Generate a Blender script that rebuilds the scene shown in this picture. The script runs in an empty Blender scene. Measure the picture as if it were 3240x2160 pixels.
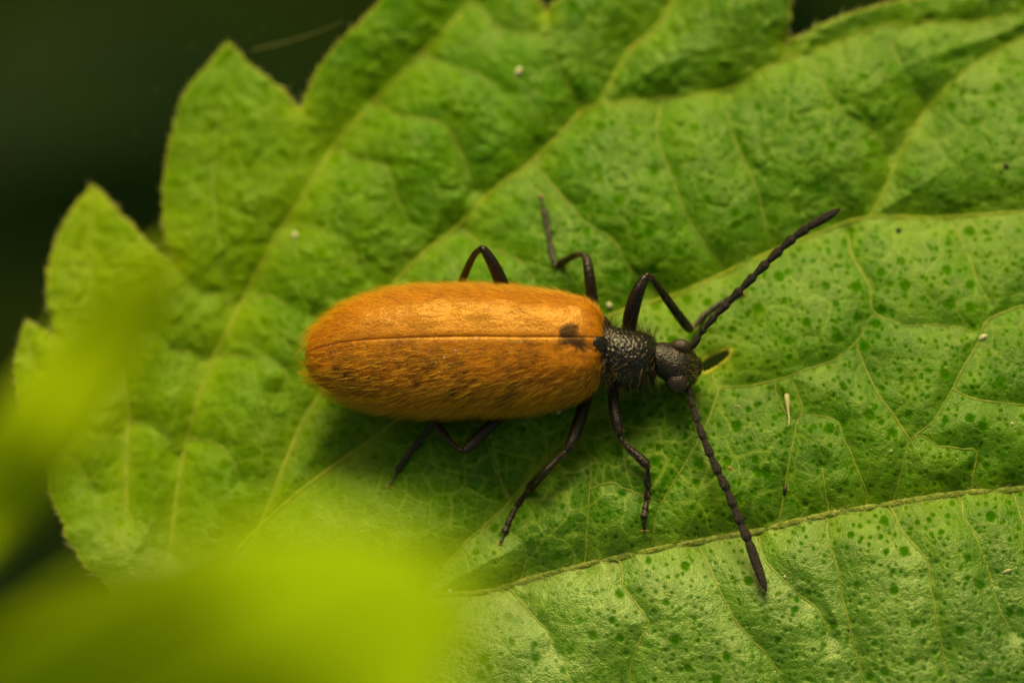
import bpy, math, random
import numpy as np
from mathutils import Vector

random.seed(7)
RNG = np.random.default_rng(7)
C = bpy.context.scene.collection
scn = bpy.context.scene
scn.unit_settings.scale_length = 0.001          # one unit is one millimetre

# ------------------------------------------------------------------ camera
S = 0.007            # millimetres per photograph pixel in the plane z = 0
D = 150.0            # lens to plane z = 0
cam_d = bpy.data.cameras.new('camera')
cam = bpy.data.objects.new('camera', cam_d)
C.objects.link(cam)
cam.location = (0, 0, D)
cam_d.sensor_width = 36
cam_d.lens = 36 * D / (3240 * S)
cam_d.clip_start = 1
cam_d.clip_end = 100000
cam_d.dof.use_dof = True
cam_d.dof.focus_distance = D - 0.35
APERTURE = 7.2
cam_d.dof.aperture_fstop = cam_d.lens * 0.001 / APERTURE
scn.camera = cam

# ------------------------------------------------------------------ sky, sun, exposure
SUN_EL, SUN_AZ = math.radians(26), math.radians(-4)      # azimuth from +Y, negative = towards -X
sun_dir = Vector((math.sin(SUN_AZ) * math.cos(SUN_EL), math.cos(SUN_AZ) * math.cos(SUN_EL), math.sin(SUN_EL)))
wd = bpy.data.worlds.new('World')
scn.world = wd
wd.use_nodes = True
wn = wd.node_tree
sky = wn.nodes.new('ShaderNodeTexSky')
sky.sky_type = 'NISHITA'
sky.sun_disc = False
sky.sun_elevation = SUN_EL
sky.sun_rotation = SUN_AZ
sky.air_density = 1.0
sky.dust_density = 4.0
sky.ozone_density = 0.5
wb_ = wn.nodes.new('ShaderNodeMix'); wb_.data_type = 'RGBA'; wb_.blend_type = 'MULTIPLY'
wb_.inputs[0].default_value = 1.0; wb_.inputs[7].default_value = (1.0, 0.84, 0.45, 1)      # the photograph's warm white balance
wn.links.new(sky.outputs[0], wb_.inputs[6])
wn.links.new(wb_.outputs[2], wn.nodes['Background'].inputs[0])
wn.nodes['Background'].inputs[1].default_value = 0.05
sl = bpy.data.lights.new('sun', 'SUN')
sl.energy = 1.5
sl.angle = math.radians(28)
sl.color = (1.0, 0.88, 0.47)
so = bpy.data.objects.new('sun', sl)
C.objects.link(so)
so.location = sun_dir * 300
so.rotation_euler = sun_dir.to_track_quat('Z', 'Y').to_euler()
scn.view_settings.view_transform = 'Standard'
scn.view_settings.look = 'None'
scn.view_settings.gamma = 1
scn.view_settings.use_curve_mapping = False
scn.view_settings.exposure = 1.32

# ------------------------------------------------------------------ helpers
def W(px, py, z):
    """A point of the place at height z that the lens sees at photograph pixel px, py."""
    px = np.asarray(px, float); py = np.asarray(py, float); z = np.asarray(z, float)
    k = S * (D - z) / D
    return np.stack(np.broadcast_arrays((px - 1620) * k, -(py - 1080) * k, z), -1)

def tag(o, label=None, cat=None, group=None, kind=None):
    if label: o['label'] = label
    if cat: o['category'] = cat
    if group: o['group'] = group
    if kind: o['kind'] = kind
    return o

def empty(name, loc):
    o = bpy.data.objects.new(name, None)
    o.empty_display_size = 0.5
    C.objects.link(o)
    o.location = loc
    return o

ROOT = {}
def origin_of(o):
    if o is None: return np.zeros(3)
    while o.parent: o = o.parent
    return np.array(o.location)

def mk(name, verts, faces, mats, parent=None, smooth=True, attrs=None, loc=None):
    """One mesh object from world-space vertices."""
    v = np.asarray(verts, float).reshape(-1, 3)
    off = origin_of(parent) if parent is not None else (np.zeros(3) if loc is None else np.array(loc, float))
    me = bpy.data.meshes.new(name)
    if isinstance(faces, np.ndarray):
        nf, k = faces.shape
        me.vertices.add(len(v)); me.vertices.foreach_set('co', (v - off).astype(np.float32).ravel())
        me.loops.add(nf * k); me.loops.foreach_set('vertex_index', faces.astype(np.int32).ravel())
        me.polygons.add(nf)
        me.polygons.foreach_set('loop_start', np.arange(0, nf * k, k, dtype=np.int32))
        me.update(calc_edges=True); me.validate()
    else:
        me.from_pydata((v - off).tolist(), [], faces)
        me.update()
    me.shade_smooth() if smooth else me.shade_flat()
    me.materials.append(mats)
    if attrs:
        for an, av in attrs.items():
            a = me.attributes.new(an, 'FLOAT', 'POINT')
            a.data.foreach_set('value', np.asarray(av, np.float32).ravel())
    o = bpy.data.objects.new(name, me)
    C.objects.link(o)
    if parent is not None: o.parent = parent
    elif loc is not None: o.location = loc
    return o

def hairs(name, roots, dirs, lengths, radius, mat, parent, bend=None, n=4, tip=0.15):
    """Many hairs as one curves object. roots, dirs (N,3); bend (N,3) is added towards the tip."""
    roots = np.asarray(roots); N = len(roots)
    off = origin_of(parent)
    lengths = np.broadcast_to(lengths, (N,)).reshape(N, 1)
    d = dirs / (np.linalg.norm(dirs, axis=1, keepdims=True) + 1e-9)
    if bend is None: bend = np.zeros_like(d)
    pts = np.zeros((N, n, 3)); rad = np.zeros((N, n))
    radius = np.broadcast_to(radius, (N,))
    for k in range(n):
        t = k / (n - 1)
        pts[:, k] = roots - off + (d * t + bend * t * t) * lengths
        rad[:, k] = radius * (1 - t * (1 - tip))
    cu = bpy.data.hair_curves.new(name)
    cu.add_curves([n] * N)
    cu.attributes['position'].data.foreach_set('vector', pts.astype(np.float32).ravel())
    ra = cu.attributes.get('radius') or cu.attributes.new('radius', 'FLOAT', 'POINT')
    ra.data.foreach_set('value', rad.astype(np.float32).ravel())
    cu.materials.append(mat)
    o = bpy.data.objects.new(name, cu)
    C.objects.link(o)
    if parent is not None: o.parent = parent
    return o

def catmull(P, n):
    P = np.asarray(P, float)
    if len(P) < 3:
        t = np.linspace(0, 1, n)[:, None]
        return P[0] * (1 - t) + P[-1] * t
    Q = np.vstack([2 * P[0] - P[1], P, 2 * P[-1] - P[-2]])
    m = len(P) - 1
    out = []
    for s in np.linspace(0, m, n):
        i = min(int(s), m - 1); t = s - i
        a, b, c, d = Q[i], Q[i + 1], Q[i + 2], Q[i + 3]
        out.append(0.5 * ((2 * b) + (-a + c) * t + (2 * a - 5 * b + 4 * c - d) * t * t + (-a + 3 * b - 3 * c + d) * t ** 3))
    return np.array(out)

def grid_faces(nu, nv, wrap=False):
    f = []
    for i in range(nu - 1):
        for j in range(nv if wrap else nv - 1):
            j2 = (j + 1) % nv
            f.append((i * nv + j, i * nv + j2, (i + 1) * nv + j2, (i + 1) * nv + j))
    return f

def loft(P, R, n=28, ring=16, flat=1.0, flatdir=(0, 0, 1), lump=0.0, smooth=True):
    """Tube through world points P with radii R (mm). flat scales along flatdir. Round ends."""
    P = np.asarray(P, float); R = np.asarray(R, float)
    if smooth:
        A = catmull(np.hstack([P, R[:, None]]), n)
    else:
        seg = np.r_[0, np.cumsum(np.linalg.norm(np.diff(P, axis=0), axis=1))]
        t = np.linspace(0, seg[-1], n)
        A = np.stack([np.interp(t, seg, c) for c in (P[:, 0], P[:, 1], P[:, 2], R)], 1)
    A[:, 3] = np.maximum(A[:, 3], 1e-4)
    # rounded ends
    def cap(a, b, r):
        d = (a - b) / (np.linalg.norm(a - b) + 1e-9)
        ks = np.array([0.995, 0.85, 0.55])
        return [np.r_[a + d * r * k * 0.8, r * math.sqrt(1 - k * k) if k < .99 else r * 0.05] for k in ks]
    st = cap(A[0, :3], A[1, :3], A[0, 3]); en = cap(A[-1, :3], A[-2, :3], A[-1, 3])
    A = np.vstack([st, A, en[::-1]])
    T = np.gradient(A[:, :3], axis=0); T /= np.linalg.norm(T, axis=1, keepdims=True) + 1e-9
    F = np.array(flatdir, float)
    X = np.cross(T, F); X /= np.linalg.norm(X, axis=1, keepdims=True) + 1e-9
    Y = np.cross(X, T)
    ang = np.linspace(0, 2 * math.pi, ring, endpoint=False)
    V = A[:, None, :3] + (X[:, None, :] * np.cos(ang)[None, :, None] + Y[:, None, :] * np.sin(ang)[None, :, None] * flat) * A[:, 3][:, None, None]
    Nn = V - A[:, None, :3]; Nn /= np.linalg.norm(Nn, axis=2, keepdims=True) + 1e-9
    if lump:
        V = V + Nn * RNG.normal(0, lump, V.shape[:2] + (1,))
    L = len(A)
    f = grid_faces(L, ring, True)
    f.append(tuple(range(ring))[::-1]); f.append(tuple((L - 1) * ring + k for k in range(ring)))
    return V.reshape(-1, 3), f, (V, Nn, T)

def loft_hair_points(info, count, lo=0.0, hi=1.0, side=None):
    V, Nn, T = info
    L, r = V.shape[:2]
    i = (RNG.uniform(lo, hi, count) * (L - 7) + 3).astype(int); j = RNG.integers(0, r, count)
    f = RNG.uniform(0, 1, (count, 1))
    p = V[i, j] * (1 - f) + V[np.minimum(i + 1, L - 1), (j + 1) % r] * f
    p = p - Nn[i, j] * 0.006
    return p, Nn[i, j], T[i]

# ------------------------------------------------------------------ materials
def mat_new(name):
    m = bpy.data.materials.new(name)
    m.use_nodes = True
    nt = m.node_tree
    return m, nt, nt.nodes['Principled BSDF'], nt.links.new

def nd(nt, kind, **kw):
    n = nt.nodes.new(kind)
    for k, v in kw.items():
        if k in n.inputs: n.inputs[k].default_value = v
        else: setattr(n, k, v)
    return n

def attr(nt, name):
    n = nt.nodes.new('ShaderNodeAttribute'); n.attribute_name = name
    return n.outputs['Fac']

def mixc(nt, fac, a, b, mode='MIX'):
    n = nt.nodes.new('ShaderNodeMix'); n.data_type = 'RGBA'; n.blend_type = mode; n.clamp_factor = True
    for i, x in ((0, fac), (6, a), (7, b)):
        if hasattr(x, 'links') or isinstance(x, bpy.types.NodeSocket): nt.links.new(x, n.inputs[i])
        elif i == 0: n.inputs[0].default_value = x
        else: n.inputs[i].default_value = (*x, 1)
    return n.outputs[2]

def mth(nt, op, a, b=None, c=None, clamp=False):
    n = nt.nodes.new('ShaderNodeMath'); n.operation = op; n.use_clamp = clamp
    for i, x in enumerate((a, b, c)):
        if x is None: continue
        if isinstance(x, bpy.types.NodeSocket): nt.links.new(x, n.inputs[i])
        else: n.inputs[i].default_value = x
    return n.outputs[0]

def ramp(nt, x, a, b):
    n = nt.nodes.new('ShaderNodeMapRange')
    n.interpolation_type = 'SMOOTHSTEP'
    nt.links.new(x, n.inputs[0]); n.inputs[1].default_value = a; n.inputs[2].default_value = b
    return n.outputs[0]

def noise(nt, scale, detail=3, rough=0.55, co=None):
    n = nt.nodes.new('ShaderNodeTexNoise')
    n.inputs['Scale'].default_value = scale; n.inputs['Detail'].default_value = detail; n.inputs['Roughness'].default_value = rough
    if co is None:
        co = nt.nodes.new('ShaderNodeTexCoord').outputs['Object']
    nt.links.new(co, n.inputs['Vector'])
    return n.outputs['Fac']

def voro(nt, scale, feature='F1', out='Distance', co=None):
    n = nt.nodes.new('ShaderNodeTexVoronoi'); n.feature = feature
    n.inputs['Scale'].default_value = scale
    if co is None:
        co = nt.nodes.new('ShaderNodeTexCoord').outputs['Object']
    nt.links.new(co, n.inputs['Vector'])
    return n.outputs[out]

def bump(nt, h, strength, dist, prev=None):
    n = nt.nodes.new('ShaderNodeBump')
    n.inputs['Strength'].default_value = strength; n.inputs['Distance'].default_value = dist
    nt.links.new(h, n.inputs['Height'])
    if prev is not None: nt.links.new(prev, n.inputs['Normal'])
    return n.outputs[0]

# leaf blade
M = {}
m, nt, b, ln = mat_new('leaf_blade'); M['blade'] = m
big = noise(nt, 0.35, 2); mid = noise(nt, 2.2, 4); fine = noise(nt, 14, 5, 0.65)
col = mixc(nt, ramp(nt, big, .35, .65), (0.040, 0.138, 0.0004), (0.066, 0.185, 0.0003))
col = mixc(nt, mth(nt, 'MULTIPLY', ramp(nt, mid, .42, .66), 0.55), col, (0.028, 0.102, 0.0008))
col = mixc(nt, mth(nt, 'MULTIPLY', ramp(nt, fine, .48, .70), 0.45), col, (0.100, 0.240, 0.0015))
col = mixc(nt, attr(nt, 'yellow'), col, (0.185, 0.285, 0.0002))
col = mixc(nt, mth(nt, 'MULTIPLY', attr(nt, 'net'), 0.85), col, (0.200, 0.320, 0.025))
col = mixc(nt, mth(nt, 'MULTIPLY', attr(nt, 'dot'), 0.70), col, (0.012, 0.088, 0.0006))
cells = voro(nt, 26)
col = mixc(nt, mth(nt, 'MULTIPLY', ramp(nt, voro(nt, 11), .14, .07), 0.5), col, (0.33, 0.46, 0.03))
col = mixc(nt, attr(nt, 'rim'), col, (0.46, 0.42, 0.05))
ln(col, b.inputs['Base Color'])
rg = mth(nt, 'ADD', 0.27, mth(nt, 'MULTIPLY', attr(nt, 'dot'), 0.3))
rg = mth(nt, 'ADD', rg, mth(nt, 'MULTIPLY', mid, 0.16))
ln(rg, b.inputs['Roughness'])
sp = mth(nt, 'SUBTRACT', attr(nt, 'gloss'), mth(nt, 'MULTIPLY', attr(nt, 'dot'), 0.9), clamp=True)
ln(sp, b.inputs['Specular IOR Level'])
b.inputs['Specular Tint'].default_value = (0.96, 1.0, 0.66, 1)
nb = bump(nt, fine, 0.5, 0.05)
nb = bump(nt, cells, 0.45, 0.02, nb)
ln(nb, b.inputs['Normal'])
b.inputs['Subsurface Weight'].default_value = 0.25
b.inputs['Subsurface Radius'].default_value = (0.35, 0.5, 0.05)
b.inputs['Subsurface Scale'].default_value = 0.4

def simple(key, name, colA, colB, rough=0.5, nscale=6, bs=0.3, bd=0.02, spec=0.5, sss=0.0, nd_=4, transl=0.0):
    m, nt, b, ln = mat_new(name); M[key] = m
    n = noise(nt, nscale, nd_)
    ln(mixc(nt, ramp(nt, n, .35, .65), colA, colB), b.inputs['Base Color'])
    b.inputs['Roughness'].default_value = rough
    b.inputs['Specular IOR Level'].default_value = spec
    ln(bump(nt, noise(nt, nscale * 3, nd_), bs, bd), b.inputs['Normal'])
    if sss:
        b.inputs['Subsurface Weight'].default_value = sss
        b.inputs['Subsurface Scale'].default_value = 0.3
    if transl:
        out = nt.nodes['Material Output']
        tr = nt.nodes.new('ShaderNodeBsdfTranslucent'); tr.inputs[0].default_value = (*[c * 1.1 for c in colB], 1)
        mx = nt.nodes.new('ShaderNodeMixShader'); mx.inputs[0].default_value = transl
        ln(b.outputs[0], mx.inputs[1]); ln(tr.outputs[0], mx.inputs[2]); ln(mx.outputs[0], out.inputs[0])
    return m
simple('vein', 'leaf_vein', (0.13, 0.20, 0.003), (0.22, 0.27, 0.020), 0.55, 5, .5, .03, 0.35, 0.2)
simple('mainvein', 'leaf_main_vein', (0.15, 0.24, 0.0015), (0.24, 0.30, 0.006), 0.55, 5, .5, .03, 0.3, 0.2)
simple('midvein', 'leaf_midvein', (0.11, 0.19, 0.003), (0.27, 0.31, 0.05), 0.55, 9, .8, .05, 0.35, 0.2)
simple('leafhair', 'leaf_hair', (0.34, 0.36, 0.12), (0.46, 0.46, 0.20), 0.4, 3, transl=0.4)
simple('fgleaf', 'near_leaf', (0.27, 0.42, 0.0004), (0.40, 0.58, 0.0005), 0.8, 0.09, .1, .05, 0.08, nd_=2, transl=0.35)
simple('fgleaf3', 'near_leaf_young', (0.36, 0.52, 0.0006), (0.46, 0.64, 0.0008), 0.8, 0.09, .1, .05, 0.08, nd_=2, transl=0.3)
simple('fgleaf2', 'near_leaf_olive', (0.22, 0.30, 0.0006), (0.34, 0.42, 0.0008), 0.8, 0.09, .1, .05, 0.08, nd_=2, transl=0.35)
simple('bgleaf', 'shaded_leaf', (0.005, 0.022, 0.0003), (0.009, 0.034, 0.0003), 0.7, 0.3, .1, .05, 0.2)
simple('bgstem', 'shaded_stem', (0.05, 0.08, 0.01), (0.08, 0.10, 0.02), 0.6, 0.5)
simple('soil', 'dark_soil', (0.008, 0.016, 0.001), (0.014, 0.028, 0.001), 0.95, 0.05, .6, 2.0, 0.1)
simple('white_bit', 'pale_grain', (0.42, 0.42, 0.24), (0.60, 0.60, 0.40), 0.6, 8)
simple('dark_bit', 'dark_grain', (0.010, 0.007, 0.006), (0.05, 0.03, 0.02), 0.5, 12)
simple('straw', 'straw_bit', (0.50, 0.46, 0.20), (0.62, 0.60, 0.30), 0.5, 6, transl=0.3)

# beetle
m, nt, b, ln = mat_new('elytron_amber'); M['elytron'] = m
n1 = noise(nt, 1.3, 4); n2 = noise(nt, 6, 5, .65)
pv = voro(nt, 19)
col = mixc(nt, ramp(nt, n1, .35, .65), (0.28, 0.088, 0.003), (0.39, 0.140, 0.004))
col = mixc(nt, mth(nt, 'MULTIPLY', ramp(nt, n2, .45, .70), .45), col, (0.15, 0.036, 0.003))
col = mixc(nt, mth(nt, 'MULTIPLY', ramp(nt, pv, .30, .10), .55), col, (0.12, 0.028, 0.003))
brk = mth(nt, 'MULTIPLY', mth(nt, 'MULTIPLY', attr(nt, 'stain_shade'), 1.3, clamp=True), ramp(nt, mth(nt, 'ADD', mth(nt, 'MULTIPLY', n2, .9), attr(nt, 'stain_shade')), .62, 1.15))
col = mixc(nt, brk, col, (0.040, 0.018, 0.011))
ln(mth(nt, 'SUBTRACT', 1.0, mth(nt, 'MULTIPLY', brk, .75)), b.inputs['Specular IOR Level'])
wx = mth(nt, 'MULTIPLY', ramp(nt, noise(nt, 9, 3), .66, .74), attr(nt, 'wax'))
col = mixc(nt, wx, col, (0.42, 0.30, 0.24))
ln(col, b.inputs['Base Color'])
b.inputs['Roughness'].default_value = 0.44
b.inputs['Specular IOR Level'].default_value = 1.0
b.inputs['Specular Tint'].default_value = (1.0, 0.64, 0.16, 1)
nb = bump(nt, pv, 0.35, 0.016); nb = bump(nt, n2, 0.05, 0.03, nb)
ln(nb, b.inputs['Normal'])
b.inputs['Subsurface Weight'].default_value = 0.12
b.inputs['Subsurface Radius'].default_value = (0.6, 0.25, 0.05)
b.inputs['Subsurface Scale'].default_value = 0.3

def hairmat(key, name, c1, c2, transl=0.35, rough=0.35):
    m, nt, b, ln = mat_new(name); M[key] = m
    hi = nt.nodes.new('ShaderNodeHairInfo')
    c = mixc(nt, hi.outputs['Random'], c1, c2)
    ln(c, b.inputs['Base Color']); b.inputs['Roughness'].default_value = rough
    tr = nt.nodes.new('ShaderNodeBsdfTranslucent'); ln(c, tr.inputs[0])
    mx = nt.nodes.new('ShaderNodeMixShader'); mx.inputs[0].default_value = transl
    ln(b.outputs[0], mx.inputs[1]); ln(tr.outputs[0], mx.inputs[2]); ln(mx.outputs[0], nt.nodes['Material Output'].inputs[0])
hairmat('gold', 'golden_hair', (0.52, 0.21, 0.004), (1.0, 0.67, 0.010), 0.5)
hairmat('dkhair', 'dark_bristle', (0.012, 0.008, 0.004), (0.05, 0.03, 0.012), 0.1)
hairmat('tanhair', 'tan_bristle', (0.16, 0.09, 0.02), (0.42, 0.26, 0.05), 0.3)

def chitin(key, name, ca, cb, rough, vs, vstr, ns=10, spec=0.5):
    m, nt, b, ln = mat_new(name); M[key] = m
    n = noise(nt, ns, 5, .65); v = voro(nt, vs)
    ln(mixc(nt, ramp(nt, n, .35, .7), ca, cb), b.inputs['Base Color'])
    ln(mth(nt, 'ADD', rough, mth(nt, 'MULTIPLY', n, .25)), b.inputs['Roughness'])
    b.inputs['Specular IOR Level'].default_value = spec
    nb = bump(nt, v, vstr, 0.04); nb = bump(nt, n, .5, .03, nb)
    ln(nb, b.inputs['Normal'])
chitin('pron', 'black_pronotum', (0.007, 0.006, 0.005), (0.014, 0.011, 0.009), 0.17, 16, .4)
chitin('head', 'black_head', (0.007, 0.006, 0.004), (0.018, 0.013, 0.009), 0.22, 26, .35)
chitin('leg', 'black_leg', (0.004, 0.003, 0.002), (0.015, 0.007, 0.005), 0.18, 30, .35)
chitin('ant', 'charcoal_antenna', (0.014, 0.011, 0.010), (0.042, 0.032, 0.028), 0.50, 34, 1.0, 16, .35)
chitin('belly', 'dark_belly', (0.010, 0.007, 0.005), (0.03, 0.018, 0.01), 0.4, 20, .4)
simple('pad', 'orange_pad', (0.45, 0.16, 0.03), (0.62, 0.28, 0.07), 0.5, 20)
m, nt, b, ln = mat_new('compound_eye'); M['eye'] = m
v = voro(nt, 1)
co = nt.nodes.new('ShaderNodeAttribute'); co.attribute_name = 'fac'
ln(mixc(nt, co.outputs['Fac'], (0.003, 0.002, 0.002), (0.070, 0.045, 0.032)), b.inputs['Base Color'])
b.inputs['Roughness'].default_value = 0.18

# ------------------------------------------------------------------ the leaf: outline, veins, height
def k(pts, s=1.3776):      # points read off a reduced view
    return [(x * s, y * s) for x, y in pts]
outline = k([(300, 1420), (245, 1345), (205, 1312), (180, 1280), (152, 1238), (138, 1190), (112, 1135), (103, 1085), (100, 1040), (72, 1000), (52, 955), (40, 900),
    (33, 850), (38, 800), (48, 760), (62, 733), (85, 748), (110, 762), (131, 778), (122, 735), (108, 690), (106, 640), (115, 590), (130, 545), (150, 505), (178, 462),
    (204, 432), (214, 423), (224, 434), (258, 470), (292, 505), (325, 545), (360, 577), (396, 604), (382, 565), (374, 520), (372, 470), (374, 420), (380, 370), (388, 325),
    (400, 280), (408, 245), (428, 205), (465, 162), (500, 120), (523, 96), (534, 104), (556, 130), (585, 158), (630, 192), (662, 220), (691, 249), (702, 215), (722, 170),
    (750, 130), (790, 85), (835, 40), (872, 2), (905, -40), (950, -95), (1010, -190), (1090, -150), (1180, -70), (1225, -20), (1246, 8), (1254, 32), (1264, 12), (1290, -18),
    (1360, -80), (1480, -190), (1600, -280), (1700, -210), (1790, -90), (1818, -20), (1816, 30), (1812, 70), (1805, 96), (1832, 84), (1870, 62), (1925, 40), (1990, 20),
    (2050, 4), (2130, -8), (2220, -20), (2290, -40), (2360, -70), (2480, -120), (2600, -60), (2680, 60), (2850, 80), (2960, 260), (3120, 420), (3180, 700), (3120, 1000),
    (2950, 1300), (2700, 1520), (2450, 1680), (2100, 1800), (1700, 1830), (1300, 1760), (1100, 1640), (860, 1580), (600, 1540), (420, 1490)])
def roughen(poly, amp, step):
    g = np.random.default_rng(2); o = []
    for (x0, y0), (x1, y1) in zip(poly, poly[1:] + poly[:1]):
        L = math.hypot(x1 - x0, y1 - y0); m_ = max(1, int(L / step))
        a_ = amp * (2.6 if x0 < 330 and y0 > 1400 else 1)
        for i in range(m_):
            t = i / m_; d = g.normal(0, a_) if i else 0
            o.append((x0 + (x1 - x0) * t - (y1 - y0) / L * d, y0 + (y1 - y0) * t + (x1 - x0) / L * d))
    return o
outline = roughen(outline, 2.6, 22)
hole = [(2210, 1166), (2222, 1148), (2240, 1134), (2262, 1124), (2290, 1113), (2311, 1109), (2304, 1124), (2290, 1138), (2268, 1155), (2246, 1168), (2230, 1174)]

main_veins = [   # (points, half width px start, end)
    ([(1180, 1905), (1350, 1888), (1500, 1878), (1600, 1855), (1800, 1800), (2000, 1755), (2200, 1715), (2400, 1680), (2600, 1632), (2850, 1590), (3050, 1560), (3240, 1545), (3700, 1480)], 10, 12),
    ([(1180, 1905), (1320, 1878), (1373, 1846), (1405, 1795), (1481, 1710), (1558, 1642), (1618, 1582), (1700, 1480), (1800, 1380), (1900, 1290)], 5, 3),
    ([(640, 1900), (760, 1740), (910, 1590), (1050, 1480), (1180, 1390), (1300, 1300), (1600, 1140), (1900, 1010), (2100, 945), (2160, 925), (2300, 862), (2410, 812), (2600, 735), (2750, 688), (2950, 690), (3240, 672), (3700, 660)], 8, 6),
    ([(760, 1900), (800, 1740), (860, 1580), (930, 1400), (1000, 1270), (1120, 1080), (1290, 850), (1459, 709), (1561, 602), (1663, 531), (1765, 434), (1837, 357), (1895, 325), (1944, 240), (2000, 153), (2061, 102), (2122, 20), (2200, -150)], 8, 6),
    ([(540, 1750), (560, 1560), (591, 1396), (623, 1282), (667, 1157), (786, 919), (867, 767), (960, 620), (1061, 459), (1184, 321), (1337, 168), (1490, 5), (1560, -120)], 7.5, 5),
    ([(400, 1640), (400, 1570), (401, 1400), (407, 1325), (385, 1200), (345, 1100), (300, 980), (285, 850), (287, 720), (295, 620)], 7, 3),
    ([(1895, 325), (1990, 322), (2100, 312), (2290, 288), (2385, 240), (2480, 190), (2620, 150), (2720, 110), (2800, 78), (2960, 72), (3120, 66), (3400, -20)], 5, 4),
    ([(2750, 690), (2800, 600), (2850, 480), (2940, 340), (3060, 220), (3240, 120), (3500, 0)], 5, 4),
]
side_veins = [
    [(2680, 745), (2700, 820), (2748, 900), (2765, 990), (2800, 1010), (2870, 1030), (2960, 1028), (3080, 1055)],
    [(3240, 968), (3130, 1010), (3100, 1080), (3040, 1180), (2960, 1320), (2882, 1392), (2855, 1480), (2825, 1592)],
    [(2882, 1392), (2820, 1310), (2770, 1230), (2735, 1160), (2713, 1086)],
    [(2255, 1190), (2280, 1225), (2414, 1211), (2512, 1185), (2646, 1135), (2713, 1086), (2745, 1020), (2765, 990)],
    [(2280, 1228), (2240, 1330), (2195, 1420), (2149, 1500), (2089, 1603), (2070, 1680), (2065, 1734)],
    [(2812, 1600), (2840, 1650), (2879, 1708), (2934, 1781), (2947, 1861), (2965, 1965), (2985, 2080), (3010, 2220)],
    [(2616, 1640), (2622, 1696), (2647, 1800), (2677, 1922), (2696, 2008), (2720, 2110), (2740, 2250)],
    [(2210, 1730), (2230, 1770), (2267, 1849), (2322, 1947), (2371, 2014), (2430, 2080), (2500, 2200)],
    [(2400, 1700), (2408, 1732), (2445, 1800), (2518, 1873), (2590, 1935), (2640, 2020)],
    [(3030, 1566), (3040, 1600), (3057, 1653), (3088, 1708), (3130, 1800), (3150, 1900), (3200, 2000)],
    [(3205, 1552), (3212, 1580), (3232, 1645), (3290, 1740)],
    [(1962, 1775), (1967, 1818), (1986, 1870), (2023, 1921), (2056, 1972), (2028, 2019), (1995, 2103), (1985, 2230)],
    [(1610, 1862), (1635, 1888), (1672, 1940), (1733, 1996), (1760, 2060)],
    [(2465, 1666), (2469, 1640), (2488, 1518), (2506, 1414), (2512, 1359), (2540, 1300), (2520, 1230), (2500, 1188)],
    [(2622, 1632), (2620, 1600), (2610, 1543), (2600, 1480)],
    [(2750, 1610), (2740, 1560), (2720, 1506), (2702, 1445), (2665, 1377), (2640, 1330), (2560, 1310)],
    [(3081, 1558), (3081, 1488), (3087, 1432), (3026, 1414), (2960, 1405), (2916, 1380), (2882, 1392)],
    [(3012, 1230), (3070, 1260), (3170, 1275), (3300, 1290)],
    [(1652, 1845), (1658, 1800), (1668, 1743), (1640, 1700)],
    [(1850, 1788), (1856, 1720), (1860, 1664), (1864, 1551), (1870, 1450), (1830, 1400)],
    [(1618, 1582), (1590, 1530), (1571, 1489), (1554, 1438), (1540, 1390)],
    [(1864, 1551), (1940, 1530), (2010, 1556), (2089, 1603)],
    [(1337, 173), (1400, 200), (1459, 224), (1541, 250), (1590, 300)],
    [(1194, 332), (1265, 367), (1388, 388), (1449, 459), (1480, 541), (1500, 600)],
    [(1066, 474), (1140, 510), (1224, 531), (1255, 628), (1290, 700)],
    [(1490, 5), (1530, 40), (1587, 92), (1658, 107), (1700, 95), (1735, 71), (1728, 50)],
    [(1735, 82), (1745, 163), (1790, 250), (1826, 327), (1837, 357)],
    [(2488, 140), (2485, 180), (2485, 210)],
    [(943, 713), (1000, 725), (1057, 750), (1120, 800), (1160, 880)],
    [(802, 935), (860, 940), (911, 967), (1003, 1011)],
    [(705, 1125), (770, 1130), (840, 1135), (911, 1179), (880, 1240)],
    [(743, 962), (690, 935), (640, 924), (590, 890), (558, 860), (549, 842)],
    [(651, 1141), (600, 1120), (542, 1103), (461, 1038)],
    [(732, 955), (700, 870), (689, 794), (678, 648), (682, 500), (690, 400), (712, 290), (722, 190)],
    [(407, 1325), (460, 1345), (515, 1374), (560, 1440)],
    [(600, 1390), (680, 1400), (730, 1440), (760, 1520)],
    [(2580, 205), (2595, 260), (2650, 330), (2680, 370), (2760, 420), (2818, 490)],
    [(2815, 140), (2850, 210), (2900, 300), (2930, 345)],
    [(2330, 460), (2370, 540), (2400, 620), (2420, 700), (2430, 790)],
    [(2310, 300), (2308, 380), (2340, 470)],
    [(3000, 690), (3030, 740), (3080, 860), (3130, 960)],
    [(2100, 315), (2080, 420), (2120, 560), (2180, 700), (2250, 800), (2290, 860)],
    [(1700, 500), (1760, 600), (1850, 700), (1940, 760), (2000, 860), (2090, 940)],
    [(1450, 720), (1540, 780), (1640, 820), (1700, 900)],
    [(2450, 1210), (2470, 1280), (2530, 1340)],
    [(300, 1560), (250, 1480), (230, 1400), (260, 1320), (300, 1200)],
    [(105, 1180), (100, 1100), (95, 1060)],
]
notches = [(180, 1070), (547, 836), (953, 346), (1727, 48), (2487, 135)]

FINE = 4.5
def axis(lo, f0, f1, hi):
    def out(a, b, first):
        r, x, s = [], a, first
        sg = 1 if b > a else -1
        while (b - x) * sg > 0:
            s *= 1.18; x += sg * s; r.append(x)
        return r
    return np.array(out(f0, lo, FINE)[::-1] + list(np.arange(f0, f1 + .1, FINE)) + out(f1, hi, FINE))
AX = axis(-300, -20, 3262, 4500)
AY = axis(-500, -22, 2182, 2650)
PX, PY = np.meshgrid(AX, AY, indexing='ij')

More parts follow.
